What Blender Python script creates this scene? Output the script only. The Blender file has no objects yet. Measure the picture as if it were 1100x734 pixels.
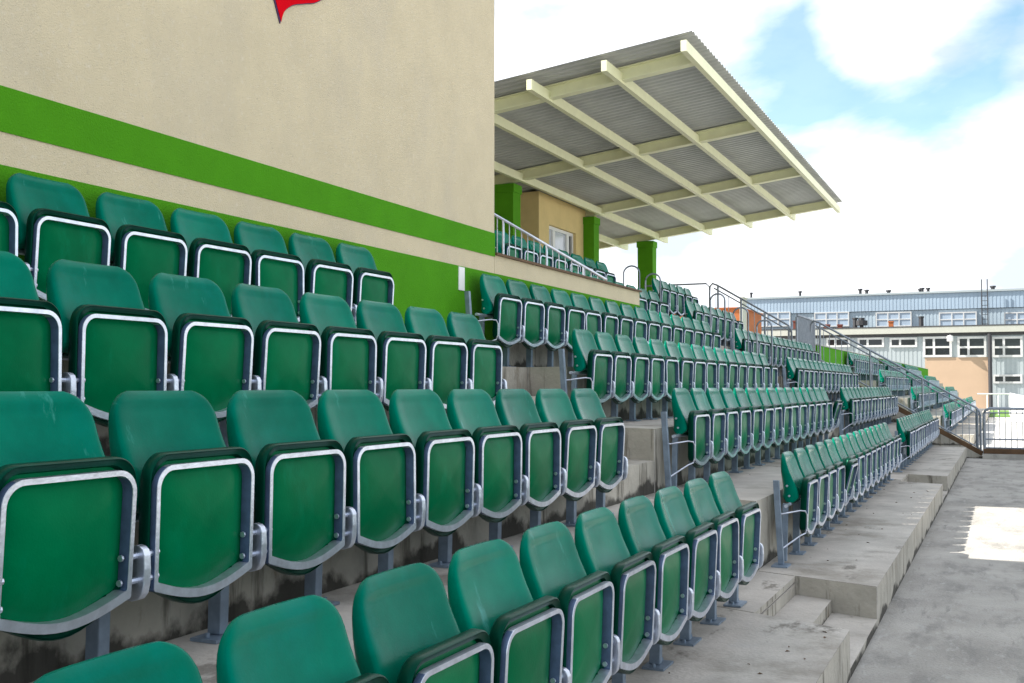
import bpy, math, random
from mathutils import Vector, Matrix
random.seed(7)
R = math.radians
scene = bpy.context.scene
# ------------------------------------------------------------------ camera
cam_d = bpy.data.cameras.new('camera'); cam = bpy.data.objects.new('camera', cam_d)
scene.collection.objects.link(cam); scene.camera = cam
cam_d.sensor_width = 36.0; cam_d.lens = 36.0*1152.6/1100.0
cam_d.clip_start = 0.05; cam_d.clip_end = 3000
YAW, PIT, EYE = R(24.66), R(2.39), 1.504
cam.location = (0, 0, EYE); cam.rotation_euler = (R(90)+PIT, 0, YAW)
# ------------------------------------------------------------------ world and sun
SUN_EL, SUN_X, SUN_Y = R(41.3), -0.955, -0.296       # direction towards the sun
w = bpy.data.worlds.new('World'); scene.world = w; w.use_nodes = True
nt = w.node_tree; nt.nodes.clear()
def N(t, kind, **kw):
    n = t.nodes.new(kind)
    for k, v in kw.items():
        if hasattr(n, k): setattr(n, k, v)
        else: n.inputs[k.replace('_', ' ')].default_value = v
    return n
sky = N(nt, 'ShaderNodeTexSky', sky_type='NISHITA', sun_disc=False)
sky.sun_elevation = SUN_EL; sky.sun_rotation = math.atan2(SUN_X, SUN_Y) % (2*math.pi)
sky.air_density = 1.0; sky.dust_density = 0.6; sky.ozone_density = 1.3
tc = N(nt, 'ShaderNodeTexCoord')
noise = N(nt, 'ShaderNodeTexNoise'); noise.inputs['Scale'].default_value = 3.2; noise.inputs['Detail'].default_value = 9; noise.inputs['Roughness'].default_value = .56; noise.inputs['Distortion'].default_value = .25
mp = N(nt, 'ShaderNodeMapping'); mp.inputs['Scale'].default_value = (1, 1, 2.2); mp.inputs['Location'].default_value = (0.35, 0.1, 0.2)
nt.links.new(tc.outputs['Generated'], mp.inputs['Vector']); nt.links.new(mp.outputs['Vector'], noise.inputs['Vector'])
# a clearing in the cloud in one part of the sky
def sky_dir(u, v):
    x = (u-550)/1152.6; y = (367-v)/1152.6
    F = math.cos(PIT)-y*math.sin(PIT); U = math.sin(PIT)+y*math.cos(PIT)
    return Vector((x*math.cos(YAW)-F*math.sin(YAW), x*math.sin(YAW)+F*math.cos(YAW), U)).normalized()
def clearing(u, v, r0, r1, amp):
    d = sky_dir(u, v)
    vd = N(nt, 'ShaderNodeVectorMath', operation='DISTANCE'); vd.inputs[1].default_value = d
    nt.links.new(tc.outputs['Generated'], vd.inputs[0])
    mr = N(nt, 'ShaderNodeMapRange'); mr.inputs['From Min'].default_value = r0; mr.inputs['From Max'].default_value = r1
    mr.inputs['To Min'].default_value = amp; mr.inputs['To Max'].default_value = 0
    nt.links.new(vd.outputs['Value'], mr.inputs['Value'])
    return mr.outputs[0]
c1 = clearing(880, 72, .02, .17, .32); c2 = clearing(1065, 95, .0, .12, .27); c3 = clearing(975, 8, .02, .085, -.40)
a1 = N(nt, 'ShaderNodeMath', operation='ADD'); nt.links.new(c1, a1.inputs[0]); nt.links.new(c2, a1.inputs[1])
a2 = N(nt, 'ShaderNodeMath', operation='ADD'); nt.links.new(a1.outputs[0], a2.inputs[0]); nt.links.new(c3, a2.inputs[1])
vdn = N(nt, 'ShaderNodeVectorMath', operation='DISTANCE'); vdn.inputs[1].default_value = sky_dir(650, 220); nt.links.new(tc.outputs['Generated'], vdn.inputs[0])
mro = N(nt, 'ShaderNodeMapRange'); mro.inputs['From Min'].default_value = .55; mro.inputs['From Max'].default_value = .95; mro.inputs['To Max'].default_value = .20
nt.links.new(vdn.outputs['Value'], mro.inputs['Value'])
a3 = N(nt, 'ShaderNodeMath', operation='ADD'); nt.links.new(a2.outputs[0], a3.inputs[0]); nt.links.new(mro.outputs[0], a3.inputs[1]); a2 = a3
sb = N(nt, 'ShaderNodeMath', operation='SUBTRACT'); nt.links.new(noise.outputs['Fac'], sb.inputs[0]); nt.links.new(a2.outputs[0], sb.inputs[1])
cr = N(nt, 'ShaderNodeMapRange'); cr.inputs['From Min'].default_value = .17; cr.inputs['From Max'].default_value = .36; cr.inputs['To Min'].default_value = .16
nt.links.new(sb.outputs[0], cr.inputs['Value'])
cn = N(nt, 'ShaderNodeTexNoise'); cn.inputs['Scale'].default_value = 7; cn.inputs['Detail'].default_value = 6
nt.links.new(mp.outputs['Vector'], cn.inputs['Vector'])
cc = N(nt, 'ShaderNodeValToRGB'); cc.color_ramp.elements[0].position = .38; cc.color_ramp.elements[0].color = (4.2, 4.6, 5.2, 1)
cc.color_ramp.elements[1].position = .55; cc.color_ramp.elements[1].color = (7.4, 7.5, 7.8, 1)
nt.links.new(cn.outputs['Fac'], cc.inputs['Fac'])
mix = N(nt, 'ShaderNodeMix', data_type='RGBA')
nt.links.new(cr.outputs[0], mix.inputs['Factor']); ts = N(nt, 'ShaderNodeMix', data_type='RGBA', blend_type='MULTIPLY'); ts.inputs[0].default_value = 1; ts.inputs[7].default_value = (.95, 1.18, 1.05, 1)
nt.links.new(sky.outputs[0], ts.inputs[6]); nt.links.new(ts.outputs[2], mix.inputs[6]); nt.links.new(cc.outputs[0], mix.inputs[7])
bg = N(nt, 'ShaderNodeBackground'); bg.inputs['Strength'].default_value = 0.09
out = N(nt, 'ShaderNodeOutputWorld')
nt.links.new(mix.outputs[2], bg.inputs['Color']); nt.links.new(bg.outputs[0], out.inputs['Surface'])
sd = bpy.data.lights.new('sun', 'SUN'); sd.energy = 5.0; sd.angle = R(0.5); sd.color = (1, .95, .86)
sun = bpy.data.objects.new('sun', sd); scene.collection.objects.link(sun)
tosun = Vector((SUN_X*math.cos(SUN_EL), SUN_Y*math.cos(SUN_EL), math.sin(SUN_EL)))
sun.rotation_euler = tosun.to_track_quat('Z', 'Y').to_euler(); sun.location = (-30, 5, 30)
scene.view_settings.view_transform = 'Standard'; scene.view_settings.look = 'None'
scene.view_settings.gamma = 1; scene.view_settings.exposure = 1.28
scene.view_settings.use_curve_mapping = False
# ------------------------------------------------------------------ materials
def seed4(t, n):
    n.noise_dimensions = '4D'; oi = N(t, 'ShaderNodeObjectInfo'); mm = N(t, 'ShaderNodeMath', operation='MULTIPLY'); mm.inputs[1].default_value = 60
    t.links.new(oi.outputs['Random'], mm.inputs[0]); t.links.new(mm.outputs[0], n.inputs['W'])
def mat(name, col, rough=.6, metal=0., var=.12, vscale=6., bump=0., bscale=60., spec=.5, objvar=0., coat=0.):
    m = bpy.data.materials.new(name); m.use_nodes = True
    t = m.node_tree; b = t.nodes['Principled BSDF']
    b.inputs['Roughness'].default_value = rough; b.inputs['Metallic'].default_value = metal
    b.inputs['Specular IOR Level'].default_value = spec; b.inputs['Coat Weight'].default_value = coat; b.inputs['Coat Roughness'].default_value = .12
    tcn = N(t, 'ShaderNodeTexCoord')
    n = N(t, 'ShaderNodeTexNoise'); n.inputs['Scale'].default_value = vscale; n.inputs['Detail'].default_value = 8; n.inputs['Roughness'].default_value = .62
    t.links.new(tcn.outputs['Object'], n.inputs['Vector'])
    if objvar: seed4(t, n); m['seeded'] = 1
    rp = N(t, 'ShaderNodeValToRGB')
    rp.color_ramp.elements[0].position = .3; rp.color_ramp.elements[1].position = .7
    rp.color_ramp.elements[0].color = tuple(c*(1-var) for c in col)+(1,)
    rp.color_ramp.elements[1].color = tuple(min(1, c*(1+var)) for c in col)+(1,)
    t.links.new(n.outputs['Fac'], rp.inputs['Fac'])
    o = rp.outputs[0]
    if objvar:
        oi = N(t, 'ShaderNodeObjectInfo'); mr = N(t, 'ShaderNodeMapRange')
        mr.inputs['To Min'].default_value = 1-objvar; mr.inputs['To Max'].default_value = 1+objvar
        hs = N(t, 'ShaderNodeHueSaturation'); t.links.new(oi.outputs['Random'], mr.inputs['Value'])
        t.links.new(mr.outputs[0], hs.inputs['Value']); t.links.new(o, hs.inputs['Color']); o = hs.outputs[0]
    t.links.new(o, b.inputs['Base Color'])
    if bump:
        n2 = N(t, 'ShaderNodeTexNoise'); n2.inputs['Scale'].default_value = bscale; n2.inputs['Detail'].default_value = 5
        t.links.new(tcn.outputs['Object'], n2.inputs['Vector'])
        bp = N(t, 'ShaderNodeBump'); bp.inputs['Strength'].default_value = bump; bp.inputs['Distance'].default_value = .01
        t.links.new(n2.outputs['Fac'], bp.inputs['Height']); t.links.new(bp.outputs[0], b.inputs['Normal'])
    m['out'] = 1
    return m
def overlay(m, col, lo, hi, scale, detail=8, stretch=(1, 1, 1), dist=0., loc=(0, 0, 0)):
    """blotches of another colour, with a shape of their own"""
    t = m.node_tree; b = t.nodes['Principled BSDF']; src = b.inputs['Base Color'].links[0].from_socket
    tcn = N(t, 'ShaderNodeTexCoord'); mpn = N(t, 'ShaderNodeMapping'); mpn.inputs['Scale'].default_value = stretch; mpn.inputs['Location'].default_value = loc
    n = N(t, 'ShaderNodeTexNoise'); n.inputs['Scale'].default_value = scale; n.inputs['Detail'].default_value = detail; n.inputs['Roughness'].default_value = .65; n.inputs['Distortion'].default_value = dist
    t.links.new(tcn.outputs['Object'], mpn.inputs[0]); t.links.new(mpn.outputs[0], n.inputs['Vector'])
    if m.get('seeded'): seed4(t, n)
    mr = N(t, 'ShaderNodeMapRange'); mr.inputs['From Min'].default_value = lo; mr.inputs['From Max'].default_value = hi
    t.links.new(n.outputs['Fac'], mr.inputs['Value'])
    mx = N(t, 'ShaderNodeMix', data_type='RGBA'); mx.inputs[7].default_value = tuple(col)+(1,)
    t.links.new(mr.outputs[0], mx.inputs[0]); t.links.new(src, mx.inputs[6]); t.links.new(mx.outputs[2], b.inputs['Base Color'])
    return m
M = {}
M['plastic'] = mat('green_plastic', (.0, .140, .088), .18, var=.18, vscale=7, bump=.05, bscale=160, objvar=.16, spec=.30)
M['pan'] = mat('green_pan_plastic', (.0, .130, .048), .28, var=.18, vscale=6, bump=.06, bscale=160, objvar=.12, spec=.22)
for k_ in ('plastic', 'pan'): M[k_].node_tree.nodes['Principled BSDF'].inputs['IOR'].default_value = 1.28
for k_ in ('plastic', 'pan'): M[k_].node_tree.nodes['Principled BSDF'].inputs['Specular Tint'].default_value = (.0, .85, .72, 1) if k_ == 'plastic' else (.0, .85, .40, 1)
overlay(M['plastic'], (.0, .165, .125), .50, .76, 4)
overlay(M['plastic'], (.06, .32, .27), .62, .74, 8, stretch=(1, 1.6, .35))
overlay(M['plastic'], (.06, .30, .24), .71, .80, 34, loc=(3, 1, 2))
overlay(M['pan'], (.0, .17, .075), .56, .76, 9, stretch=(1, 1.2, .5), loc=(1, 5, 2))
M['rim'] = mat('shaded_rim_green', (.0, .028, .017), .35, var=.2, vscale=7, objvar=.1, spec=.25)  # shade on the slanted pan rim, put into its colour
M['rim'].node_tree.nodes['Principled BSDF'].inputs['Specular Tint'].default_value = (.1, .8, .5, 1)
M['cheek'] = mat('shaded_frame_steel', (.07, .11, .20), .45, metal=.3, var=.25, vscale=25, objvar=.1)  # same steel as the frame, darkened to paint shade on its sides
M['zinc'] = mat('galvanised_steel', (.66, .70, .80), .36, metal=.85, var=.18, vscale=25, bump=.1, bscale=90, objvar=.06)
M['post'] = mat('galvanised_post_steel', (.22, .28, .36), .5, metal=.4, var=.25, vscale=12, objvar=.1)
M['rail'] = mat('railing_steel', (.27, .30, .35), .42, metal=.55, var=.2, vscale=10)
M['conc'] = mat('concrete_tread', (.47, .435, .395), .9, var=.2, vscale=2.2, bump=.5, bscale=45, spec=.2)
overlay(M['conc'], (.27, .245, .21), .53, .68, 1.3); overlay(M['conc'], (.22, .20, .175), .60, .66, 3.1, detail=12, stretch=(1, .5, 1), loc=(6, 6, 1)); overlay(M['conc'], (.46, .44, .42), .6, .78, 3.7, loc=(4, 2, 1)); overlay(M['conc'], (.10, .095, .085), .70, .74, 17, loc=(9, 2, 1))
M['riser'] = mat('concrete_riser', (.42, .39, .34), .9, var=.2, vscale=3, bump=.6, bscale=30, spec=.2)
overlay(M['riser'], (.17, .155, .13), .54, .64, 9, stretch=(1, 1, .12)); overlay(M['riser'], (.20, .16, .11), .6, .75, 5, loc=(3, 3, 3), stretch=(1, 1, .5))
M['walk'] = mat('walkway_concrete', (.37, .352, .325), .92, var=.22, vscale=1.3, bump=.9, bscale=55, spec=.2)
overlay(M['walk'], (.24, .23, .215), .5, .66, 1.4, stretch=(2.5, 1, 1)); overlay(M['walk'], (.42, .41, .39), .56, .72, 5, stretch=(3, 1, 1), loc=(7, 3, 0)); overlay(M['walk'], (.25, .24, .22), .60, .78, 14, stretch=(1, 1, 1), loc=(2, 3, 0)); overlay(M['walk'], (.25, .24, .225), .6, .68, 2.2, detail=12, stretch=(4, .6, 1), loc=(5, 1, 0))
M['ground'] = mat('pale_ground', (.46, .45, .43), .95, var=.15, vscale=.3)
M['beige'] = mat('beige_render', (.62, .535, .375), .93, var=.06, vscale=3, bump=.7, bscale=120, spec=.15)
overlay(M['beige'], (.55, .485, .37), .5, .75, 1.1, stretch=(1, 1, .5)); overlay(M['beige'], (.66, .59, .47), .55, .75, 28); overlay(M['beige'], (.46, .40, .31), .58, .78, 40, loc=(3, 3, 3))
M['wgreen'] = mat('green_render', (.068, .275, .007), .9, var=.08, vscale=3, bump=.7, bscale=120, spec=.15)
M['cabin'] = mat('sand_render', (.72, .56, .27), .92, var=.06, vscale=3, bump=.5, bscale=90, spec=.15)
M['cgreen'] = mat('green_column_paint', (.085, .30, .01), .85, var=.1, vscale=3, bump=.3, bscale=90, spec=.2)
M['cream'] = mat('cream_painted_steel', (.82, .82, .55), .5, var=.05, vscale=5)
M['sheet'] = mat('grey_roof_sheet', (.50, .51, .51), .5, metal=.0, var=.10, vscale=1.5)
M['dark'] = mat('dark_metal', (.03, .03, .035), .6)
M['brown'] = mat('rusty_beam', (.11, .06, .028), .8, var=.3, vscale=5)
M['white'] = mat('white_pvc', (.80, .80, .80), .4, var=.03)
M['glass'] = mat('pale_window_glass', (.55, .60, .68), .08, var=.05, spec=.9)
M['dglass'] = mat('dark_window_glass', (.012, .016, .02), .1, var=.3, vscale=.5, spec=.6)
M['bglass'] = mat('blue_window_glass', (.30, .37, .46), .25, var=.15, vscale=.6, spec=.6)
M['clad'] = mat('pale_blue_cladding', (.30, .38, .47), .6, var=.05, vscale=.4)
M['clad2'] = mat('grey_cladding', (.33, .37, .39), .6, var=.05, vscale=.4)
M['clad3'] = mat('light_panel_cladding', (.33, .40, .46), .6, var=.05, vscale=.4)
M['wframe'] = mat('window_frame_paint', (.52, .52, .52), .5)
M['fascia'] = mat('cream_fascia', (.40, .40, .36), .6, var=.05)
M['tan'] = mat('tan_render', (.42, .30, .21), .9, var=.06, vscale=.5)
M['orange'] = mat('orange_brick', (.36, .11, .035), .9, var=.2, vscale=3)
M['brick'] = mat('dark_red_brick', (.16, .045, .03), .9, var=.2)
M['red'] = mat('red_paint', (.62, .0, .008), .85, var=.05, spec=.05)
M['purple'] = mat('dark_purple_paint', (.06, .015, .09), .6, var=.05)
M['grass'] = mat('grass_blades', (.10, .20, .03), .9, var=.4, vscale=2)
M['roofdark'] = mat('roof_felt', (.05, .05, .055), .9, var=.2)
# dirt collected along the foot of each riser: a ragged band with its own outline
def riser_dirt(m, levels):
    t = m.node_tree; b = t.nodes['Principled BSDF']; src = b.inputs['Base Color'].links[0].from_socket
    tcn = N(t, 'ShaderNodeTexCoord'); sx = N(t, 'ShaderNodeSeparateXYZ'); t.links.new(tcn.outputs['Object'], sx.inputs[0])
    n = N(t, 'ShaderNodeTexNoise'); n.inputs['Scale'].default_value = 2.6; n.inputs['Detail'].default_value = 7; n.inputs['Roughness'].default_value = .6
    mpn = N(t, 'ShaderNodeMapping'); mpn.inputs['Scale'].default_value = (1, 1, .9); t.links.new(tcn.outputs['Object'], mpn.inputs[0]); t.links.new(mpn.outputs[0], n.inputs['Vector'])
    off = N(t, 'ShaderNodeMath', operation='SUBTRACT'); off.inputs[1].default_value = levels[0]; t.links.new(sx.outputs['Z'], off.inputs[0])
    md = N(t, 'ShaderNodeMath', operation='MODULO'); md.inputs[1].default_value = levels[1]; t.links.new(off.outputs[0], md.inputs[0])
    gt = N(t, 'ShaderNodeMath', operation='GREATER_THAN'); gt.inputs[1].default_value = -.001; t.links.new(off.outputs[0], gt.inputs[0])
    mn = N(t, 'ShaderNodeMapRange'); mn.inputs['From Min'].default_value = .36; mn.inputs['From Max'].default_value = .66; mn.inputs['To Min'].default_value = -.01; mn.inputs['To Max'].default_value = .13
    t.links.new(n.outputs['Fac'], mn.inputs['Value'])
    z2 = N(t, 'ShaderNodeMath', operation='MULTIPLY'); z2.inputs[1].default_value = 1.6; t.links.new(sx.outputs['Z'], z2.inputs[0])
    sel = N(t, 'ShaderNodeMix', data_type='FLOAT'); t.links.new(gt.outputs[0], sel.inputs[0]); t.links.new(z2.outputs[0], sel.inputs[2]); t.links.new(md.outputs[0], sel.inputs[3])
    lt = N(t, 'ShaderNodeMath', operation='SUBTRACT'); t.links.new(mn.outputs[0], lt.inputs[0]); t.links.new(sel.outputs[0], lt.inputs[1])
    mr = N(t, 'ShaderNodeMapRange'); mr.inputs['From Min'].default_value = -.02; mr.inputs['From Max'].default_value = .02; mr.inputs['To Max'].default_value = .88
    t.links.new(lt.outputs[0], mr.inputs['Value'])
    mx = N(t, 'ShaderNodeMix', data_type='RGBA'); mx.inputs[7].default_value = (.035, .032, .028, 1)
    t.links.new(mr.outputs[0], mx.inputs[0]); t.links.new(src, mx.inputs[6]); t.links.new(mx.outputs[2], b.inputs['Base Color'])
D0, T, Z0, RZ = .75, .8065, .248, .471
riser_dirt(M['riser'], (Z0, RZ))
# ------------------------------------------------------------------ mesh helpers
class MB:
    def __init__(s): s.v, s.f, s.m = [], [], []
    def add(s, vs, fs, mi=0):
        b = len(s.v); s.v += [tuple(v) for v in vs]; s.f += [tuple(i+b for i in f) for f in fs]; s.m += [mi]*len(fs); return s
    def hexa(s, p, mi=0, mtop=None):       # p: 4 bottom, 4 top, counter-clockwise from above
        s.add(p, [(0, 3, 2, 1), (0, 1, 5, 4), (1, 2, 6, 5), (2, 3, 7, 6), (3, 0, 4, 7)], mi)
        s.add(p, [(4, 5, 6, 7)], mi if mtop is None else mtop); return s
    def box(s, x0, x1, y0, y1, z0, z1, mi=0, mtop=None):
        x0, x1 = min(x0, x1), max(x0, x1); y0, y1 = min(y0, y1), max(y0, y1); z0, z1 = min(z0, z1), max(z0, z1)
        return s.hexa([(x0, y0, z0), (x1, y0, z0), (x1, y1, z0), (x0, y1, z0), (x0, y0, z1), (x1, y0, z1), (x1, y1, z1), (x0, y1, z1)], mi, mtop)
    def tube(s, pts, r, n=8, mi=0, cap=True, sy=1.):
        pts = [Vector(p) for p in pts]; rings = []
        for i, p in enumerate(pts):
            d = (pts[min(i+1, len(pts)-1)]-pts[max(i-1, 0)]).normalized()
            up = Vector((0, 0, 1)) if abs(d.z) < .95 else Vector((0, 1, 0))
            a = d.cross(up).normalized(); b = a.cross(d).normalized()
            rings.append([p+a*math.cos(2*math.pi*k/n)*r+b*math.sin(2*math.pi*k/n)*r*sy for k in range(n)])
        vs = [v for rg in rings for v in rg]; fs = []
        for i in range(len(pts)-1):
            for k in range(n):
                fs.append((i*n+k, i*n+(k+1) % n, (i+1)*n+(k+1) % n, (i+1)*n+k))
        if cap: fs += [tuple(range(n-1, -1, -1)), tuple((len(pts)-1)*n+k for k in range(n))]
        return s.add(vs, fs, mi)
    def bar(s, a, b, wx, wz, mi=0):        # rectangular bar from a to b
        a, b = Vector(a), Vector(b); d = (b-a).normalized()
        up = Vector((0, 0, 1)) if abs(d.z) < .9 else Vector((1, 0, 0))
        sd_ = d.cross(up).normalized()*wx/2; u = sd_.cross(d).normalized()*wz/2
        return s.add([a-sd_-u, a+sd_-u, a+sd_+u, a-sd_+u, b-sd_-u, b+sd_-u, b+sd_+u, b-sd_+u],
                     [(0, 1, 2, 3), (7, 6, 5, 4), (0, 4, 5, 1), (1, 5, 6, 2), (2, 6, 7, 3), (3, 7, 4, 0)], mi)
    def prism(s, poly, axis, a, b, mi=0):  # poly in the other two axes
        n = len(poly)
        def P(q, t): return {'x': (t, q[0], q[1]), 'y': (q[0], t, q[1]), 'z': (q[0], q[1], t)}[axis]
        vs = [P(q, a) for q in poly]+[P(q, b) for q in poly]
        fs = [tuple(range(n)), tuple(range(2*n-1, n-1, -1))]+[(i, i+n, (i+1) % n+n, (i+1) % n) for i in range(n)]
        return s.add(vs, fs, mi)
    def mesh(s, name, mats, smooth=None, bevel=0):
        me = bpy.data.meshes.new(name); me.from_pydata(s.v, [], s.f)
        for m in (mats if isinstance(mats, (list, tuple)) else [mats]): me.materials.append(m)
        me.polygons.foreach_set('material_index', s.m); me.update()
        import bmesh
        bm = bmesh.new(); bm.from_mesh(me); bmesh.ops.recalc_face_normals(bm, faces=bm.faces)
        if bevel: bmesh.ops.bevel(bm, geom=list(bm.edges), offset=bevel, segments=2, affect='EDGES', profile=.6, clamp_overlap=True)
        bm.to_mesh(me); bm.free()
        if smooth is not None:
            me.shade_smooth() if hasattr(me, 'shade_smooth') else None
            try: me.set_sharp_from_angle(angle=R(smooth))
            except Exception: pass
        return me
    def build(s, name, mats, parent=None, smooth=None, bevel=0, loc=None):
        o = bpy.data.objects.new(name, s.mesh(name, mats, smooth, bevel)); scene.collection.objects.link(o)
        if parent: o.parent = parent
        if loc is not None: o.location = loc
        return o
def tag(o, label=None, cat=None, group=None, kind=None):
    if label: o['label'] = label
    if cat: o['category'] = cat
    if group: o['group'] = group
    if kind: o['kind'] = kind
    return o
def empty(name, loc=(0, 0, 0), **kw):
    o = bpy.data.objects.new(name, None); scene.collection.objects.link(o); o.location = loc; return tag(o, **kw)
def at(u, v, Y):                            # a point of the photograph put on the plane y = Y
    x = (u-550)/1152.6; y = (367-v)/1152.6
    F = math.cos(PIT)-y*math.sin(PIT); U = math.sin(PIT)+y*math.cos(PIT)
    d = Vector((x*math.cos(YAW)-F*math.sin(YAW), x*math.sin(YAW)+F*math.cos(YAW), U)); d *= Y/d.y
    return Vector((d.x, Y, d.z+EYE))
# ------------------------------------------------------------------ ground
MB().add([(-900, -300, -.02), (900, -300, -.02), (900, 1500, -.02), (-900, 1500, -.02)], [(0, 1, 2, 3)]).build('ground', M['ground'])['kind'] = 'structure'
g = MB(); g.box(-.75, 6, -6, 24.35, -.5, 0); g.build('walkway', M['walk'])['kind'] = 'structure'
g = MB(); g.box(-.45, 6, 24.355, 24.75, -.5, .1); g.build('walkway_kerb', M['walk'], bevel=.012)['kind'] = 'structure'
# ------------------------------------------------------------------ concrete terrace
BL = 9.085                                  # from one block of seats to the next
YL = 6.167                                  # end of the seats of the nearest block
SK1 = lambda d, k=0: 5.53+.38*d+BL*k        # where a block of terrace ends
SK2 = lambda d, k=0: 6.87+.34*d+BL*k        # where the next one starts
def tread(mb, d0, d1, ya, yb, ztop, zbot):  # ya, yb: functions of the lateral distance
    mb.hexa([(-d1, ya(d1), zbot), (-d0, ya(d0), zbot), (-d0, yb(d0), zbot), (-d1, yb(d1), zbot),
             (-d1, ya(d1), ztop), (-d0, ya(d0), ztop), (-d0, yb(d0), ztop), (-d1, yb(d1), ztop)], 1, 0)
te = MB()
for k in range(6):
    d0, d1, zt = D0+T*k, D0+T*(k+1)+.0, Z0+RZ*k
    zb = -.3 if k == 0 else zt-RZ-.25
    if k >= 4: d1 = D0+T*(k+1) if k == 4 else 10.44
    spans = []
    if k < 4:
        spans = [(lambda d: -3., lambda d: SK1(d)), (lambda d: SK2(d), lambda d: SK1(d, 1)), (lambda d: SK2(d, 1), lambda d: 24.2)]
        spans += [(lambda d: 30.3, lambda d: 38.6), (lambda d: 39.6, lambda d: 47.7), (lambda d: 48.7, lambda d: 65.)]
    else:
        spans = [(lambda d: 8.6, lambda d: 15.6), (lambda d: 16.4, lambda d: 20.9)]
    for a, b in spans: tread(te, d0, d1, a, b, zt, zb)
    if k < 4:                               # aisles: a half-height step let into each tread
        for j in (0, 1):
            a, b = (lambda d, j=j: SK1(d, j)+.002), (lambda d, j=j: SK2(d, j)-.002)
            if k == 0: continue
            tread(te, d0+.002, d0+.40, a, b, zt-RZ/2, zb); tread(te, d0+.402, d1, a, b, zt-.002, zb)
    if k == 4: tread(te, d0, d1, lambda d: 15.602, lambda d: 16.398, zt-.1, zb)
for j in (0, 1):                            # bottom of the aisles: low floor, a step and a loose-looking slab
    a, b = (lambda d, j=j: SK1(d, j)+.003), (lambda d, j=j: SK2(d, j)-.003)
    tread(te, .752, 1.04, a, b, .045, -.3); tread(te, 1.042, 1.285, a, b, .125, -.3)
    tread(te, 1.287, 1.554, lambda d, j=j: SK1(d, j)+.02, lambda d, j=j: SK2(d, j)-.004, .246, .205)
    tread(te, 1.287, 1.554, a, lambda d, j=j: SK2(d, j)-.006, .198, -.3)
o = te.build('terrace', [M['conc'], M['riser']], bevel=.008); o['kind'] = 'structure'
# drainage gully of darker screed at the riser foot: small debris on the treads
deb = MB()
for i in range(160):
    k = random.choice([0, 0, 1, 1, 2, 3]); d = D0+T*k+random.uniform(.08, .74); y = random.choice([random.uniform(1.5, 5.7), random.uniform(7.9, 14.5)])
    z = Z0+RZ*k+.001; a = random.uniform(0, 3.1); s = random.uniform(.006, .02)
    c, sn = math.cos(a)*s, math.sin(a)*s
    deb.add([(-d-c, y-sn, z), (-d+sn*.4, y-c*.4, z+.004), (-d+c, y+sn, z), (-d-sn*.4, y+c*.4, z+.006)], [(0, 1, 2, 3)])
tag(deb.build('leaf_litter', M['brown']), 'scattered brown leaf scraps on the concrete treads', 'litter', kind='stuff')
# ------------------------------------------------------------------ main building on the left
bl = empty('stadium_building', (-4, 8.345, 0), label='tall beige rendered building with green stripes behind the nearest seats', cat='building')
def part(mb, name, mats, parent, **kw):
    o = mb.build(name, mats, parent, **kw); o.location = -parent.location; return o
m = MB(); m.box(-9, -4, -8, 8.345, 0, 5.5); m.box(-10.4, -9.002, -8, 16.5, 0, 6.9); part(m, 'wall', M['beige'], bl)  # the taller rear block is unseen, added and sized to shade the stand
m = MB(); m.box(-4.05, -3.994, -8.01, 8.349, 2.625, 2.828); part(m, 'upper_stripe', M['wgreen'], bl)
m = MB(); m.box(-4.05, -3.994, -8.01, 8.349, 1.4, 2.478); part(m, 'lower_stripe', M['wgreen'], bl)
m = MB(); m.box(-9, -3.95, -8.1, 8.395, 5.5, 5.56); m.box(-10.5, -8.95, -8.1, 16.6, 6.9, 6.95); part(m, 'roof', M['roofdark'], bl)
# painted crest
crest = empty('wall_emblem', (-3.99, 5.4, 4.2), label='red pointed emblem with dark outline painted high on beige wall', cat='emblem')
def curve(pts, n=10):
    outp = []
    for i in range(len(pts)-1):
        p0, p1, p2, p3 = (Vector(pts[max(i-1, 0)]), Vector(pts[i]), Vector(pts[i+1]), Vector(pts[min(i+2, len(pts)-1)]))
        for k in range(n):
            t = k/n; outp.append(tuple(.5*((2*p1)+(p2-p0)*t+(2*p0-5*p1+4*p2-p3)*t*t+(3*p1-p0-3*p2+p3)*t**3)))
    return outp+[tuple(pts[-1])]
edge = curve([(5.297, 3.722), (5.33, 3.80), (5.42, 3.872), (5.55, 3.925), (5.69, 3.985), (5.86, 4.13), (5.92, 4.4)])+[(5.5, 4.72), (5.0, 4.62)]+curve([(4.97, 4.4), (5.12, 4.05), (5.24, 3.84)])
cxy = (sum(p[0] for p in edge)/len(edge), sum(p[1] for p in edge)/len(edge))
m = MB(); m.prism(edge, 'x', -3.999, -3.992); part(m, 'outline', M['purple'], crest)
inner = [(cxy[0]+(p[0]-cxy[0])*.965, cxy[1]+(p[1]-cxy[1])*.955) for p in edge]
m = MB(); m.prism(inner, 'x', -3.991, -3.988); part(m, 'red_field', M['red'], crest)
m = MB(); m.box(-3.999, -3.985, 7.66, 7.76, 2.28, 2.47)
tag(m.build('wall_sign', M['white'], bevel=.003), 'small white plate on the green stripe above the first steps', 'sign')
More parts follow.
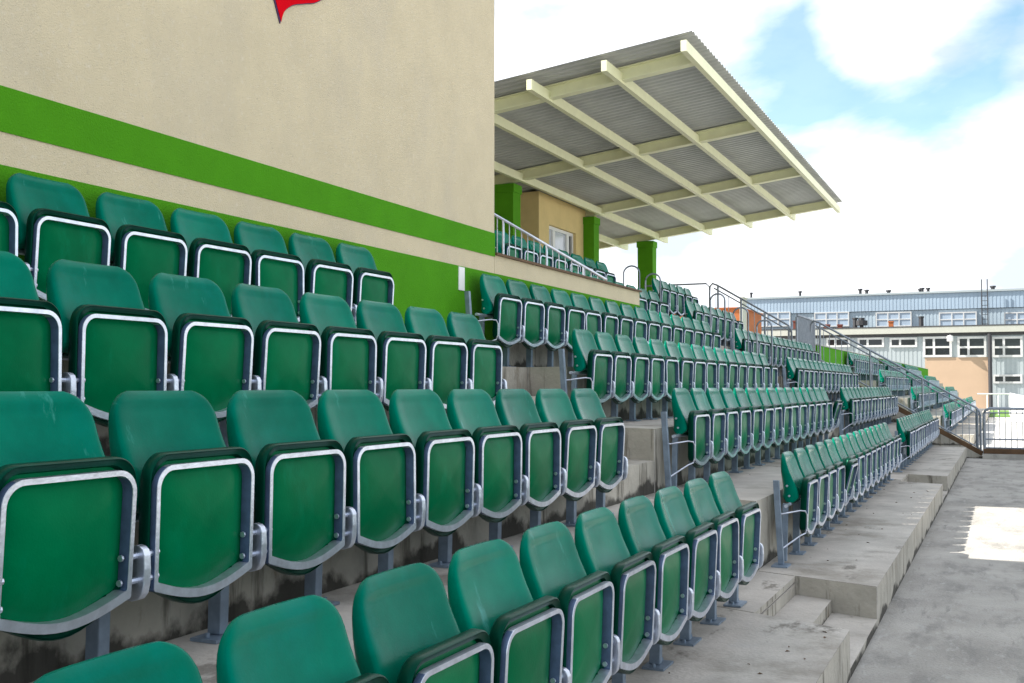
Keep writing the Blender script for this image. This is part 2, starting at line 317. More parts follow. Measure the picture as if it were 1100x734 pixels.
# low wall that carries on past the corner, with its dark coping
lw = empty('balcony_wall', (-4, 10.4, 0), label='low beige and green wall below the upper balcony seats', cat='wall')
m = MB(); m.box(-4.19, -4.0, 8.35, 12.41, 2.48, 2.64); part(m, 'wall', M['beige'], lw)
m = MB(); m.box(-4.19, -3.996, 8.35, 12.41, 1.5, 2.478); part(m, 'green_band', M['wgreen'], lw)
m = MB(); m.box(-4.2, -3.975, 8.352, 12.43, 2.64, 2.662); part(m, 'coping', M['brown'], lw)
lw2 = empty('far_low_wall', (-4, 29, 0), label='bright green low wall seen through the long sloping railing', cat='wall')
m = MB(); m.box(-4.2, -4.0, 26.0, 66, 0, 2.47); part(m, 'wall', M['wgreen'], lw2)
m = MB(); m.box(-4.22, -3.98, 26.0, 66, 2.472, 2.5); part(m, 'coping', M['fascia'], lw2)
# unseen wall behind the covered seats, added to block the sun
rw = empty('rear_sun_blocker', (-9.1, 19, 0), label='tall unseen wall added behind the upper tier to block the sun', cat='wall')
m = MB(); m.box(-10.9, -10.45, 11.5, 27.5, 0, 7.0); part(m, 'wall', M['beige'], rw)
KS = 1.2
# ------------------------------------------------------------------ cabin under the roof
XC = 6.8*KS
cb = empty('commentary_cabin', (-XC, 17.2*KS, 2.6), label='sand coloured cabin with white window under the canopy roof', cat='cabin')
ya, yb, za, zb, wy0, wy1, wz0, wz1 = 15.85*KS, 18.55*KS, 2.603, EYE+(4.66-EYE)*KS, 16.28*KS, 17.5*KS, 2.75, EYE+(4.18-EYE)*KS
m = MB(); m.box(-9.9, -XC, ya, wy0, za, zb); m.box(-9.9, -XC, wy1, yb, za, zb); m.box(-9.9, -XC, wy0, wy1, wz1, zb); m.box(-9.9, -XC, wy0, wy1, za, wz0)
m.box(-9.9, -XC-.4, wy0, wy1, wz0, wz1); part(m, 'wall', M['cabin'], cb)
wn = MB(); f = .065; fa, fb_ = wy0+.40, wy0+1.16
for y0, y1 in ((wy0, fa), (fa, fb_), (fb_, wy1)):
    for q in ((y0, y0+f, wz0, wz1), (y1-f, y1, wz0, wz1)): wn.box(-XC-.13, -XC-.06, q[0]+.001, q[1]-.001, q[2]+.002, q[3]-.002)
    wn.box(-XC-.13, -XC-.062, y0+f, y1-f, wz1-f, wz1-.002); wn.box(-XC-.13, -XC-.062, y0+f, y1-f, wz0+.002, wz0+f)
wno = part(wn, 'window', M['white'], cb)
g = MB(); g.box(-XC-.11, -XC-.10, wy0+.05, fb_-.03, wz0+.05, wz1-.05); g.build('pane', M['glass'], wno)
g = MB(); g.box(-XC-.11, -XC-.10, fb_+.04, wy1-.05, wz0+.05, wz1-.05); g.build('dark_pane', M['dglass'], wno)
# ------------------------------------------------------------------ canopy roof
ro = empty('canopy_roof', (-6.6, 16.5, 2.6), label='cantilevered grey corrugated canopy on cream beams and green columns', cat='roof')
DP = 2.96*KS
def rz(d): return EYE+(5.15-EYE)*KS-.115*(d-DP)
RY = [v*KS for v in (11.25, 14.55, 18.0, 21.5)]
REAR = 10.4; CX = 6.6*KS
sh = MB(); n = 0; ys = []; y = 10.72*KS; per = .15
while y < 22.0*KS:
    ys += [(y, 0), (y+.05, 0), (y+.075, .02), (y+.125, .02)]; y += per
dd = [DP-.10, 5, 7.0, 10.5]; vs = []; fs = []
for (yy, h) in ys:
    for q in dd: vs.append((-q, yy, rz(q)+h+.012))
for i in range(len(ys)-1):
    for j in range(3): a = i*4+j; fs.append((a, a+1, a+5, a+4))
nb = len(vs); vs += [(x, yy, z+.006) for (x, yy, z) in vs]; fs += [tuple(q+nb for q in reversed(ff)) for ff in fs]
for i in range(len(ys)-1): a = i*4; fs.append((a, a+4, a+4+nb, a+nb)); a += 3; fs.append((a+4, a, a+nb, a+4+nb))
sh.add(vs, fs); part(sh, 'roof_sheet', M['sheet'], ro)
def rbar(mb, d0, y0, d1, y1, wd, dep, top=.004):
    mb.bar((-d0, y0, rz(d0)-dep/2-top), (-d1, y1, rz(d1)-dep/2-top), wd, dep)
for yy in RY:
    de = REAR
    m = MB(); rbar(m, DP+.05, yy, de, yy, .04, .17, .014); rbar(m, DP+.05, yy, de, yy, .14, .016, .012)
    m.bar((-(DP+.05), yy, rz(DP+.05)-.185), (-de, yy, rz(de)-.185), .14, .016); part(m, 'rafter', M['cream'], ro)
for dq in (DP, DP*1.295, DP*1.59, DP*1.875, DP*2.2, DP*2.5, DP*2.8):
    m = MB(); y0 = 10.70*KS
    m.bar((-dq, y0, rz(dq)-.15), (-dq, 22.1*KS, rz(dq)-.15), .075, .14)
    part(m, 'purlin', M['cream'], ro)
for i, yy in enumerate(RY[1:]):
    m = MB(); m.box(-CX-.39, -CX, yy-.16, yy+.16, 2.3, rz(CX+.1)-.24); part(m, 'column', M['cgreen'], ro)
    m = MB(); m.box(-CX-.41, -CX+.02, yy-.18, yy+.18, rz(CX)-.40, rz(CX)-.25); part(m, 'bearing', M['cgreen'], ro)
# ------------------------------------------------------------------ one folding seat
def rot_outline(n, hw, zt, zb, zc, rt, rb):
    """right half to left half outline of the pan (y, z): rounded top corners, bowed foot"""
    p = []
    for k in range(9): a = k/8*math.pi/2; p.append((hw-rt+rt*math.sin(a), zt-rt+rt*math.cos(a)))
    for k in range(7): a = k/6; p.append((hw, (zt-rt)+(zb+rb-(zt-rt))*a) if k else (hw, zt-rt-.001))
    for k in range(1, 5): a = k/4*math.pi/2; p.append((hw-rb+rb*math.cos(a), zb+rb-rb*math.sin(a)*.8))
    x0 = hw-rb; y0 = p[-1][1]
    for k in range(1, 7): t = k/6; p.append((x0*(1-t), y0-(y0-zc)*math.sin(t*math.pi/2)))
    left = [(-a, b) for a, b in reversed(p[:-1])]
    return p+left[:]
def loops(mb, rings, closed_last=True):
    n = len(rings[0]); b = len(mb.v); vs = [v for r in rings for v in r]; fs = []
    for i in range(len(rings)-1):
        for k in range(n): fs.append((i*n+k, i*n+(k+1) % n, (i+1)*n+(k+1) % n, (i+1)*n+k))
    mb.add(vs, fs)
def pan_mesh():
    o = rot_outline(0, .222, .602, .212, .162, .07, .05); c = (0, .385)
    def ring(s, x, dz=0): return [(x, c[0]+(p[0]-c[0])*s, c[1]+(p[1]-c[1])*s+dz) for p in o]
    mb = MB()
    rg = [ring(.02, -.058), ring(.5, -.058), ring(.86, -.058), ring(.965, -.056), ring(1.0, -.046), ring(1.0, -.026), ring(.994, -.016), ring(.980, -.013), ring(.966, -.019), ring(.905, -.022), ring(.88, -.038),
          ring(.84, -.036), ring(.76, -.028), ring(.62, -.020), ring(.45, -.015), ring(.25, -.012), ring(.02, -.011)]
    loops(mb, rg); n = len(o)
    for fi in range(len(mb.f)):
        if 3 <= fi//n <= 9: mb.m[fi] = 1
    mb.add(rg[0], [tuple(range(n))]); mb.add(rg[-1], [tuple(range(n-1, -1, -1))])
    return mb
def frame_mesh():
    o = rot_outline(0, .2085, .569, .226, .186, .062, .012); i = rot_outline(0, .194, .555, .250, .210, .050, .008)
    mb = MB(); r = [[(x, p[0], p[1]) for p in q] for q, x in ((o, -.020), (o, -.001), ([(a*.995, b) for a, b in o], .001), ([(a*1.004, b) for a, b in i], .001), (i, -.001), (i, -.036))]
    loops(mb, r+[r[0]]); n_ = len(o)
    for fi in range(len(mb.f)):
        yy_ = sum(mb.v[q][1] for q in mb.f[fi])/4
        if fi//n_ in (0, 4, 5) and abs(yy_) > .175: mb.m[fi] = 1  # upright sides get the painted shade, the up-facing strip stays bright
    for s in (-1, 1):                      # bolt heads through the cheeks of the frame
        for z in (.27, .335):
            mb.tube([(-.018, s*.186, z), (-.018, s*.180, z)], .009, 8)
    return mb
def back_mesh():
    mb = MB(); ns, na = 18, 20
    prof = curve([(-.074, .43), (-.066, .455), (-.072, .50), (-.098, .57), (-.128, .64), (-.151, .71), (-.166, .75), (-.174, .772)], 3)
    S = len(prof); rows = []
    def halfw(z):
        h = .229-.022*max(0, (z-.45)/.32)
        r = .085
        if z > .772-r: t = (z-(.772-r))/r; h = h-r+r*math.sqrt(max(0, 1-t*t))*1.0
        return max(h, .02)
    for si, (x, z) in enumerate(prof):
        t = .036+.100*max(0., min(1., (.75-z)/.30))**.9; x = x-t/2
        tb = 1 if z < .74 else max(.25, math.sqrt(max(0, 1-((z-.74)/.034)**2)))
        if z < .46: tb = .55+.45*(z-.43)/.03
        hw = halfw(min(z, .771)); row = []
        for k in range(na*2):
            ph = 2*math.pi*k/(na*2); ca, sa = math.cos(ph), math.sin(ph)
            a = math.copysign(abs(ca)**.34, ca); q = math.copysign(abs(sa)**.55, sa)
            con = .026*(abs(a)**2.6)*(1-.6*max(0, (z-.55)/.22))
            lip = -.010*(1-abs(a)**4)*(1 if q > 0 else 0)*(1 if z < .73 else 0.3)
            row.append((x+con+lip+q*t/2*tb, a*hw, z))
        rows.append(row)
    loops(mb, rows); n = na*2
    mb.add(rows[0], [tuple(range(n))]); mb.add(rows[-1], [tuple(range(n-1, -1, -1))])
    return mb
def seat_parts(root, far=False):
    p = {}
    d = back_mesh(); rc_ = [(-.166-.009, -.012+.015*math.cos(q), .725+.008*math.sin(q)) for q in [2*math.pi*k/14 for k in range(14)]]; d.add(rc_+[(x+.0012, (y+.012)*.8-.012, (z-.725)*.8+.725) for x, y, z in rc_], [(i, (i+1) % 14, (i+1) % 14+14, i+14) for i in range(14)]+[tuple(range(14, 28))])
                                   # two bolt heads on each cheek of the back
    for s in (-1, 1):
        for z, x in ((.475, -.125), (.545, -.14)): d.tube([(x, s*.20, z), (x, s*.2335, z)], .008, 8, mi=1)
    p['backrest'] = d.build('backrest', [M['plastic'], M['zinc']], root, smooth=50)
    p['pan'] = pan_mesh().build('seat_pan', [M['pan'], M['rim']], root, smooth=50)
    fr = frame_mesh().build('pan_frame', [M['zinc'], M['cheek']], p['pan'], smooth=40)
    b = MB(); prof = [(-.15, .225), (-.03, .212), (-.005, .22), (.008, .235), (.014, .26), (.016, .30), (.014, .338), (.008, .352), (-.003, .360), (-.016, .363), (-.03, .360), (-.042, .350), (-.05, .335), (-.15, .32)]
    b.prism(prof, 'y', .236, .260); br = b.build('hinge_bracket', M['zinc'], root, bevel=.004)
    for zz in (.335, .27):
        b = MB(); b.tube([(-.016, .205, zz), (-.016, .292, zz)], .009, 8); b.build('hinge_pin', M['zinc'], br)
    b = MB(); b.tube([(-.12, -.25, .418), (-.12, .25, .418)], .013, 8); b.build('crossbar', M['zinc'], root, smooth=60)
    b = MB(); b.hexa([(-.185, .225, .012), (-.135, .225, .012), (-.135, .265, .012), (-.185, .265, .012), (-.175, .225, .50), (-.125, .225, .50), (-.125, .265, .50), (-.175, .265, .50)])
    po = b.build('post', M['post'], root, bevel=.004)
    b = MB(); b.box(-.20, -.10, .165, .325, .001, .011)
    for yy in (.185, .305): b.tube([(-.15, yy, .011), (-.15, yy, .026)], .008, 6)
    b.build('foot_plate', M['post'], po)
    return p
proto = empty('folding_seat', (0, 0, 0)); seat_parts(proto)
def children(o): return list(o.children)
def copy_tree(o, parent=None):
    c = o.copy(); scene.collection.objects.link(c)
    if parent: c.parent = parent
    for ch in children(o): copy_tree(ch, c)
    return c
ORD = ['first', 'second', 'third', 'fourth', 'fifth', 'sixth', 'seventh', 'eighth', 'ninth', 'tenth', 'eleventh', 'twelfth', 'thirteenth', 'fourteenth', 'fifteenth', 'sixteenth']
bpy.context.view_layer.update()
used = [False]; count = [0]
def place_seat(row, y, label, zoff=0, tilt=None):
    o = proto if not used[0] else copy_tree(proto)
    used[0] = True; count[0] += 1
    o.location = (-(1.288+T*row), y, Z0+RZ*row+zoff); o.rotation_euler = (0, 0, R(random.uniform(-1., 1.)))
    tag(o, label, 'seat', 'green folding stadium seats')
    a = tilt if tilt is not None else random.choice([0, 0, .6, 1.2, -.8, 2.2, 3.2])
    if a:
        for c in o.children:
            if c.name.startswith('seat_pan'):
                zc = .30; th = R(a)           # turn about the hinge line x=-.016, z=.30
                c.rotation_euler = (0, th, 0)
                hx, hz = -.016, .30
                c.location = (hx-(hx*math.cos(th)+hz*math.sin(th)), 0, hz-(-hx*math.sin(th)+hz*math.cos(th)))
    return o
ROWN = ['bottom row', 'second row up', 'third row up', 'fourth row up']
def u_of(X, Y):
    r = X*math.cos(YAW)+Y*math.sin(YAW); fw = -X*math.sin(YAW)+Y*math.cos(YAW); return (550+1152.6*r/fw) if fw > .3 else -9999
# nearest block, counted from the steps
for row in range(4):
    for i in range(15):
        y = YL-.2085-.5*i
        if y < .3 or u_of(-(1.288+T*row), y+.35) < -60: break
        place_seat(row, y, f'green folded seat, {ORD[i]} from the steps, {ROWN[row]}, nearest block', tilt=None if (row, i) != (0, 4) else 3)
YM = 7.832
BN = ['block between both step flights', 'block just before long railing', 'block just past long railing', 'second block past railing']
done = set()
starts = [YM, YM+BL, 30.55, 30.55+BL]
for b, ys_ in enumerate(starts):
    for row in range(4):
        for i in range(15):
            if count[0] >= 272: break
            if b == 3: done.add((0, row, i))
            tl = None
            if b == 0 and row == 0 and i == 4: tl = 14
            if b == 0 and row == 1 and i == 14: tl = 16
            place_seat(row, ys_+.2085+.5*i, f'green folded seat, {ORD[i]} from near end, {ROWN[row]}, {BN[b]}', tilt=tl)
# covered upper tier
for row, rn, y0, n_, bn in ((4, 'front row', 11.45, 8, 'behind the low balcony wall'), (5, 'back row', 11.45, 8, 'behind the low balcony wall'),
                            (4, 'front row', 16.95, 7, 'beside the last green column'), (5, 'back row', 17.75, 5, 'beside the last green column')):
    for i in range(n_):
        place_seat(row, y0+.2085+.5*i, f'shaded dark green seat, {ORD[i]} from near end, {rn}, {bn}')
# the rest, too far to tell apart
fb = MB(); pm = pan_mesh(); fm = frame_mesh(); bm_ = back_mesh()
def far_seat(mb, src, X, Y, Z, mi): mb.add([(v[0]+X, v[1]+Y, v[2]+Z) for v in src.v], src.f, mi)
for b, y0 in enumerate((30.55+BL, 30.55+2*BL)):
    for row in range(4):
        for i in range(15):
            if (b, row, i) in done: continue
            X, Y, Z = -(1.288+T*row), y0+.2085+.5*i, Z0+RZ*row
            far_seat(fb, bm_, X, Y, Z, 0); far_seat(fb, pm, X, Y, Z, 0); far_seat(fb, fm, X, Y, Z, 1)
            fb.box(X-.18, X-.14, Y+.23, Y+.26, Z, Z+.5, 2)
tag(fb.build('far_seats', [M['plastic'], M['zinc'], M['post']]), 'farthest green seats at the end of the terrace before the blue building', 'seats', kind='stuff')
# end stands of the rows: a tall post, a wire loop to the first hinge
es = empty('row_end_post')
b = MB(); b.hexa([(-.175, -.215, .012), (-.135, -.215, .012), (-.135, -.18, .012), (-.175, -.18, .012), (-.195, -.265, .60), (-.155, -.265, .60), (-.155, -.23, .60), (-.195, -.23, .60)])
p1 = b.build('post', M['post'], es, bevel=.003)
b = MB(); b.box(-.21, -.10, -.28, -.12, .001, .011); b.build('foot_plate', M['post'], p1)
b = MB(); b.tube([(-.16, -.20, .36), (-.04, -.09, .38), (-.01, -.06, .375), (0, -.05, .35), (0, -.05, .25), (-.01, -.06, .22), (-.04, -.09, .205), (-.15, -.2, .12)], .006, 6); b.build('wire_loop', M['zinc'], es, smooth=60)
b = MB(); b.tube([(-.12, -.20, .418), (-.12, .0, .418)], .012, 8); b.build('crossbar', M['zinc'], es, smooth=60)
b = MB(); b.hexa([(-.185, -.05, .012), (-.145, -.05, .012), (-.145, -.02, .012), (-.185, -.02, .012), (-.17, -.05, .42), (-.13, -.05, .42), (-.13, -.02, .42), (-.17, -.02, .42)]); b.build('inner_post', M['post'], es, bevel=.003)
first = True
for b_, ys_ in enumerate(starts[:3]):
    for row in range(4):
        o = es if first else copy_tree(es); first = False
        o.location = (-(1.288+T*row), ys_+.02, Z0+RZ*row)
        tag(o, f'grey steel post ending the {ROWN[row]} of the {["second block", "third block", "fourth block"][b_]}', 'post', 'end posts of the seat rows')
# ------------------------------------------------------------------ railings
def arc(c, r, a0, a1, ax, n=6):            # quarter turns in the x-z plane
    return [(c[0]+r*math.cos(a0+(a1-a0)*k/n)*ax, c[1], c[2]+r*math.sin(a0+(a1-a0)*k/n)) for k in range(n+1)]
# rail on the near end of the balcony seats
r1 = empty('balcony_railing', (-4.03, 11.3, 2.1), label='sloping steel railing rising behind the low balcony wall', cat='railing')
m = MB(); m.tube([(-5.75, 11.3, 3.72), (-4.02, 11.3, 2.69)], .016, 8); part(m, 'top_rail', M['zinc'], r1, smooth=60)
m = MB(); m.tube([(-5.75, 11.3, 2.92), (-4.1, 11.3, 2.0)], .012, 6); part(m, 'lower_rail', M['zinc'], r1, smooth=60)
m = MB()
for k in range(21):
    x = -4.13-k*.078; m.tube([(x, 11.3, 2.0-(x+4.1)*.56), (x, 11.3, 2.69-(x+4.02)*.595)], .0065, 6)
part(m, 'balusters', M['zinc'], r1)
for x in (-4.3, -4.75, -5.3):
    m = MB(); m.tube([(x, 11.3, 1.9), (x, 11.3, 2.69-(x+4.02)*.595)], .014, 8); part(m, 'post', M['zinc'], r1)
# hooped handrails down the second flight of steps
def hoop(x, y, z, h, wdt, label):
    m = MB(); r = wdt/2*.9
    pts = [(x-wdt/2, y, z), (x-wdt/2, y, z+h-r)]+[(x-math.cos(a)*wdt/2, y, z+h-r+math.sin(a)*r) for a in [math.pi*k/8 for k in range(1, 8)]]+[(x+wdt/2, y, z+h-r), (x+wdt/2, y, z-.1)]
    m.tube(pts, .013, 8); o = m.build('hoop_handrail', M['rail'], smooth=60); tag(o, label, 'handrail', 'hooped handrails beside the steps'); return o
hoop(-5.32, 16.1, 2.55, .85, .26, 'dark steel hoop left of the last green column')
hoop(-4.97, 16.1, 2.13, 1.13, .24, 'dark steel hoop in front of the last green column')
hoop(-3.95, 16.1, 1.66, 1.25, .22, 'uppermost steel hoop standing against the sky above the orange wall')
hoop(-3.6, 16.1, 1.66, 1.03, .22, 'steel hoop right of the orange wall, above dark seats')
hoop(-3.25, 16.1, 1.50, .99, .22, 'lowest steel hoop, against the windows of the blue building')
# the long stair railing
def stair_rail(name, label, Y, xa, za, xb, zb, hgt, flat=None, nb=.13, loop_end=True):
    e = empty(name, (xb, Y, zb-hgt), label=label, cat='railing')
    s = (za-zb)/(xa-xb)
    z = lambda x: zb+(x-xb)*s
    for nm, dz, rr in (('top_rail', 0, .022), ('middle_rail', -.11, .016), ('bottom_rail', -(hgt-.12), .016)):
        m = MB(); pts = [(xa, Y, z(xa)+dz), (xb, Y, z(xb)+dz)]
        if nm == 'top_rail':
            pts = [(xa-.10, Y, z(xa)-.25), (xa-.09, Y, z(xa)-.08), (xa-.03, Y, z(xa)-.005)]+[(xa+.08, Y, z(xa+.08)), (xb-.06, Y, z(xb-.06)), (xb, Y, z(xb)-.05), (xb+.01, Y, z(xb)-.12), (xb+.01, Y, z(xb)-hgt)]
        m.tube(pts, rr, 8); part(m, nm, M['rail'], e, smooth=60)
    m = MB(); x = xa+.05
    while x < xb-.05: m.tube([(x, Y, z(x)-(hgt-.12)), (x, Y, z(x)-.11)], .0075, 5); x += nb
    part(m, 'balusters', M['rail'], e)
    for k in range(4):
        x = xa+.1+(xb-xa-.15)*k/3; m = MB(); m.tube([(x, Y, z(x)-hgt-.05), (x, Y, z(x))], .024, 8); part(m, 'post', M['rail'], e)
    return e
e3 = stair_rail('stair_railing', 'long grey steel railing sloping down to the walkway gate', 24.9, -3.88, 2.99, -.50, 1.01, .95)
m = MB(); m.bar((-3.9, 24.9, 2.0), (-.46, 24.9, .06), .10, .13); part(m, 'stringer', M['brown'], e3)
e4 = stair_rail('upper_stair_railing', 'thin grey railing slanting down from the sky to the top seats', 24.9, -6.2, 3.93, -4.42, 2.86, .95, nb=.3)
lr = empty('landing_railing', (-4, 24.4, 1.6), label='close barred railing panel at the top of the long railing', cat='railing')
m = MB(); m.tube([(-4.0, 23.2, 2.2), (-4.0, 23.2, 2.97), (-4.0, 23.3, 3.02), (-4.0, 25.4, 3.02), (-4.0, 25.5, 2.97), (-4.0, 25.5, 2.0)], .025, 8); part(m, 'frame', M['rail'], lr, smooth=60)
m = MB()
for k in range(24): m.tube([(-4.0, 23.25+k*.093, 2.1), (-4.0, 23.25+k*.093, 3.02)], .009, 5)
part(m, 'balusters', M['rail'], lr)
tr = empty('top_railing', (-6.6, 24.9, 3), label='thin pale horizontal railing against the sky right of last column', cat='railing')
m = MB(); m.tube([(-7.9, 24.9, 3.93), (-6.38, 24.9, 3.93), (-6.3, 24.9, 3.85), (-6.3, 24.9, 2.6)], .02, 8); part(m, 'frame', M['rail'], tr, smooth=60)
# barrier across the walkway with the beam below it
gb = empty('walkway_barrier', (1.2, 24.6, .1), label='grey barred steel barrier across the end of the walkway', cat='barrier')
m = MB(); m.tube([(-.41, 24.6, .1), (-.41, 24.6, .93), (-.385, 24.6, 1.0), (-.31, 24.6, 1.04), (3.2, 24.6, 1.04), (3.25, 24.6, 1.0), (3.25, 24.6, .1)], .03, 8); part(m, 'frame', M['rail'], gb, smooth=60)
m = MB(); m.tube([(-.41, 24.6, .95), (3.25, 24.6, .95)], .016, 6); m.tube([(-.41, 24.6, .40), (3.25, 24.6, .40)], .018, 6); m.tube([(-.41, 24.6, .22), (3.25, 24.6, .22)], .018, 6); part(m, 'cross_rails', M['rail'], gb)
m = MB()
for k in range(33): m.tube([(-.33+k*.108, 24.6, .22), (-.33+k*.108, 24.6, 1.02)], .008, 5)
part(m, 'balusters', M['rail'], gb)
m = MB(); m.box(-.43, 3.6, 24.5, 24.7, .104, .20); part(m, 'base_beam', M['brown'], gb)
# concrete wall under the stair railing
m = MB(); m.prism([(-.45, -.3), (-.45, .02), (-4.0, 2.0), (-4.0, -.3)], 'y', 24.80, 25.0)
m.build('stair_wall', M['riser'])['kind'] = 'structure'
m = MB(); m.box(-9, -3.98, 21, 26, 0, 1.9); m.build('rear_terrace', [M['conc']])['kind'] = 'structure'
# ------------------------------------------------------------------ far building, about 80 m away
YF, YU = 80., 84.
fbld = empty('long_factory_building', at(950, 440, YF), label='long two-storey pale blue building with rows of windows', cat='building')
def rect(u0, u1, v0, v1, Y):               # photograph rectangle -> x0,x1,z0,z1 on the plane
    a, b = at(u0, (v0+v1)/2, Y), at(u1, (v0+v1)/2, Y); um = (u0+u1)/2
    return a.x, b.x, at(um, v1, Y).z, at(um, v0, Y).z
def clad(mb, x0, x1, y, z0, z1, per=.32, dep=.05, mi=0):   # ribbed cladding facing -y
    x = x0
    while x < x1:
        a = min(x+per*.6, x1); b = min(x+per, x1)
        mb.box(x, a, y, y+.3, z0, z1, mi); mb.box(a, b, y+dep, y+.3, z0, z1, mi); x += per
xl, xr = at(798, 350, YU).x, at(1100, 350, YU).x+30
zr, zm, zlow = at(950, 317, YU).z, at(950, 334, YU).z, at(950, 353, YU).z
m = MB(); clad(m, xl, xr, YU, zm, zr, .25, .015); part(m, 'upper_cladding', M['clad'], fbld)
m = MB(); clad(m, xl, xr, YU+.12, zlow-.4, zm-.03, .25, .015); part(m, 'window_band', M['clad3'], fbld)
m = MB(); m.box(xl, xr, YU+.42, YU+14, 0, zr-.02); part(m, 'upper_wall', M['clad2'], fbld)
m = MB(); m.box(xl-.1, xr, YU-.12, YU+14.2, zr, zr+.14); part(m, 'roof', M['clad2'], fbld)
zf0, zf1 = at(980, 358.5, YF).z, at(980, 352, YF).z
m = MB(); m.box(xl, xr, YF-.3, YU, zf0, zf1); part(m, 'fascia', M['fascia'], fbld)
m = MB(); m.box(xl, xr, YF-.32, YU, zf1, zf1+.08); m.box(xl, xr, YF-.1, YF+.3, zf0-.2, zf0-.002); part(m, 'roof_edge_and_shade_band', M['roofdark'], fbld)  # the lower box is a dark strip for the shadow under the fascia
zt_ = zf0-.21
m = MB(); clad(m, xl, at(994, 390, YF).x, YF, 0, zt_, .28, .018); clad(m, at(1062, 390, YF).x, xr, YF, 0, zt_, .28, .018)
a, b, z0, z1 = rect(994, 1062, 384, 430, YF); m.box(a, b, YF+.01, YF+.3, z1, zt_); part(m, 'lower_cladding', M['clad2'], fbld)
m = MB(); m.box(a, b, YF-.02, YF+.3, 0, z1); part(m, 'tan_panel', M['tan'], fbld)
def window(u0, u1, v0, v1, Y, cols, rows, gm, bw=.10, yoff=-.1):
    x0, x1, z0, z1 = rect(u0, u1, v0, v1, Y); y = Y+yoff; m = MB()
    m.box(x0-bw, x0, y, y+.14, z0-bw, z1+bw); m.box(x1, x1+bw, y, y+.14, z0-bw, z1+bw); m.box(x0, x1, y, y+.14, z1, z1+bw); m.box(x0, x1, y, y+.14, z0-bw, z0)
    for c in cols: xx = x0+(x1-x0)*c; m.box(xx-bw*.5, xx+bw*.5, y+.004, y+.136, z0, z1)
    for r in rows: zz = z0+(z1-z0)*r; m.box(x0, x1, y+.008, y+.132, zz-bw*.45, zz+bw*.45)
    o = part(m, 'window', M['wframe'], fbld)
    g = MB(); g.box(x0, x1, y+.05, y+.08, z0, z1); g.build('pane', gm, o)
for u0, u1 in ((812, 848), (876, 911), (942, 978), (1010, 1048), (1080, 1118), (1146, 1182)): window(u0, u1, 336.5, 350, YU, (1/3, 2/3), (.5,), M['bglass'], .08, -.06)
for u0, u1 in ((890, 911), (923.5, 947.5), (958, 983)): window(u0, u1, 365, 371, YF, (.36,), (), M['dglass'], .14)
for u0, u1 in ((994, 1020), (1031, 1057), (1068.5, 1096), (1108, 1134)): window(u0, u1, 364, 381.5, YF, (.36,), (.48,), M['dglass'], .15)
for u0, u1 in ((1069, 1096), (1108, 1134)): window(u0, u1, 404.5, 410, YF, (.36,), (), M['dglass'], .13)
m = MB(); p0 = at(1063, 359, YF); m.tube([(p0.x, YF-.4, p0.z), (p0.x, YF-.4, 0)], .13, 8); part(m, 'drainpipe', M['dark'], fbld)
m = MB(); p0 = at(1021, 363, YF); m.tube([(p0.x, YF-.1, p0.z), (p0.x, YF-.5, p0.z+.1)], .08, 8); m.tube([(p0.x, YF-.5, p0.z+.1), (p0.x, YF-.55, p0.z-.25)], .2, 8); part(m, 'wall_lamp', M['white'], fbld)
for u, v0, v1, r_ in ((807, 316, 321, .09), (859.5, 314.5, 320, .1), (924, 312, 318, .12), (931, 313, 318, .12), (954.5, 313.5, 318, .14), (988, 312, 317, .09), (990.5, 311, 317, .12), (997, 311, 317, .11), (1066.5, 309, 316, .14)):
    m = MB(); a, b = at(u, v1, YU+2), at(u, v0, YU+2); m.tube([(a.x, YU+2, a.z-.6), (b.x, YU+2, b.z)], r_, 8); m.tube([(b.x, YU+2, b.z), (b.x, YU+2, b.z+.12)], r_*1.5, 8); part(m, 'roof_vent', M['dark'], fbld)
ml = MB(); a, b = at(1055.2, 353, YU-.5), at(1060.4, 300, YU-.5)
for x in (a.x, b.x): ml.tube([(x, YU-.5, a.z), (x, YU-.5, b.z)], .035, 6)
zz = a.z
while zz < at(1060, 317, YU-.5).z: ml.tube([(a.x, YU-.5, zz), (b.x, YU-.5, zz)], .02, 5); zz += .33
part(ml, 'roof_ladder', M['dark'], fbld)
def stack(u, v0, v1, wpx, Y, mt, label):
    x0, x1, z0, z1 = rect(u-wpx/2, u+wpx/2, v0, v1, Y); m = MB(); m.box(x0, x1, Y, Y+(x1-x0), zf1+.081, z1); m.box(x0-.03, x1+.03, Y-.03, Y+(x1-x0)+.03, z1+.001, z1+.10)
    tag(m.build('chimney', mt), label, 'chimney', 'stacks on the flat roof of the blue building')
stack(957, 346.5, 352, 5, 81.5, M['orange'], 'orange brick chimney on the flat lower roof of the blue building')
stack(853.5, 346, 352, 3, 81.5, M['brick'], 'small dark red stack left of the railing top on lower roof')
stack(888, 350, 352, 6, 81.5, M['brick'], 'low red brown stack close to the railing on the lower roof')
stack(902, 350, 352, 5, 81.5, M['brick'], 'second low red stack between two windows on the lower roof')
for u, v, lab in ((918.5, 343, 'tall thin black flue pipe on the lower flat roof'), (989.5, 341.5, 'slim black flue pipe right of the orange chimney')):
    m = MB(); b = at(u, v, 81.5); m.tube([(b.x, 81.5, zf1+.081), (b.x, 81.5, b.z)], .16, 8); m.tube([(b.x, 81.5, b.z), (b.x, 81.5, b.z+.1)], .2, 8); tag(m.build('flue_pipe', M['dark']), lab, 'flue', 'stacks on the flat roof of the blue building')
m = MB(); b = at(925.5, 346, 81.5); m.tube([(b.x, 81.5, zf1+.081), (b.x, 81.5, b.z)], .14, 8); m.tube([(b.x, 81.5, b.z-.25), (b.x, 81.5, b.z-.1), (b.x, 81.5, b.z+.1)], .42, 10); m.tube([(b.x, 81.5, b.z+.1), (b.x, 81.5, b.z+.3)], .22, 8)
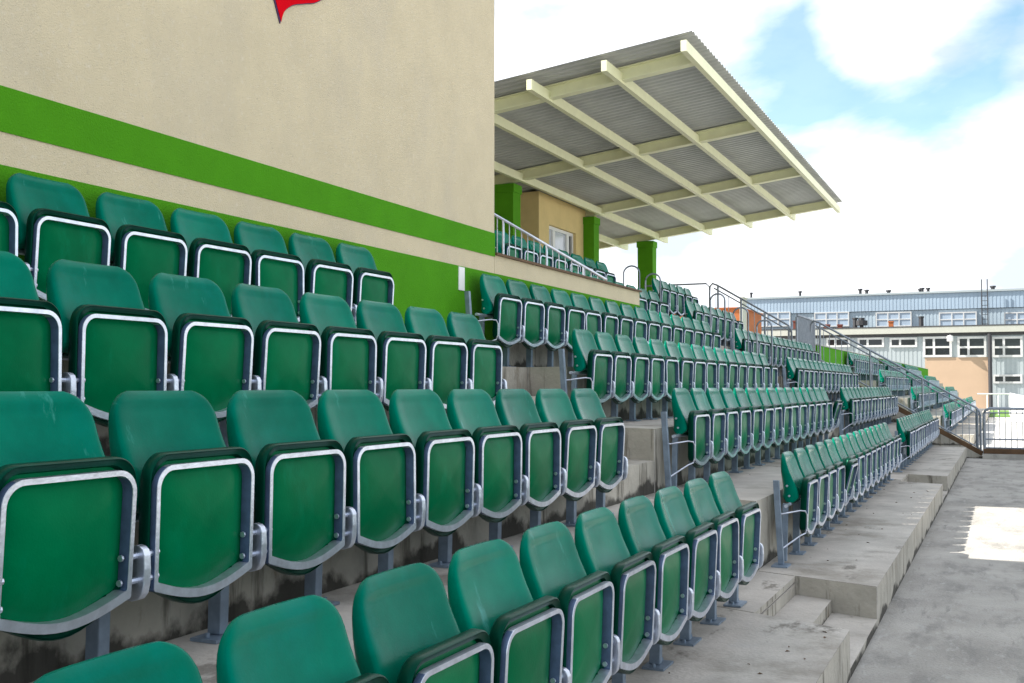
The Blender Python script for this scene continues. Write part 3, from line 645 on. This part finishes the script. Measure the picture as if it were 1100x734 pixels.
tag(m.build('mushroom_vent', M['dark']), 'squat black mushroom shaped vent on the lower flat roof', 'vent')
# grey pier and orange wall at the left end
a, b = at(770, 330, 60), at(794.3, 330, 60)
m = MB(); m.box(a.x-6, b.x, 60, 66, 0, at(780, 331.5, 60).z); m.box(a.x-6.1, b.x+.1, 59.9, 66.1, at(780, 331.5, 60).z, at(780, 330.5, 60).z)
tag(m.build('brick_outbuilding', M['orange']), 'orange brick building glimpsed behind the topmost dark seats', 'building')
a, b = at(794.5, 330, 58), at(797.8, 330, 58)
m = MB(); m.box(a.x, b.x, 58, 59, 0, at(796, 320, 58).z); m.box(a.x-.05, b.x+.05, 57.95, 59.05, at(796, 320, 58).z, at(796, 319, 58).z)
tag(m.build('pier', M['fascia']), 'narrow pale pier between orange wall and blue building', 'pier')
# beyond the barrier
a = at(1085.5, 423, 50); b = at(1100, 434, 50)
m = MB(); m.prism([(a.x, 0), (a.x, a.z), (b.x, b.z), (b.x, 0)], 'y', 50, 50.01); m = MB(); m.hexa([(a.x, 50, 0), (b.x+3, 46, 0), (b.x+3, 56, 0), (a.x, 58, 0), (a.x, 50, a.z), (b.x+3, 46, .35), (b.x+3, 56, .35), (a.x, 58, a.z)]); tag(m.build('white_shed', M['white']), 'white sloping roof of a low shed beyond the barrier', 'shed')
a = at(1050, 423.3, 62); b = at(1085, 423.3, 62)
we = empty('white_fence', (b.x, 62, 0), label='thin white rail fence before the tan wall', cat='fence')
m = MB(); m.tube([(a.x, 62, a.z), (b.x, 62, a.z)], .04, 6); part(m, 'rail', M['white'], we)
for k in range(3): m = MB(); x = a.x+(b.x-a.x)*(.3+k*.34); m.tube([(x, 62, 0), (x, 62, a.z)], .03, 6); part(m, 'post', M['white'], we)
m = MB(); a = at(1058, 434, 64); b = at(1086, 434, 64); m.add([(a.x-3, 58, .004), (b.x+4, 58, .004), (b.x+4, 74, .004), (a.x-3, 74, .004)], [(0, 1, 2, 3)]); tag(m.build('grass_strip', M['grass']), kind='structure')
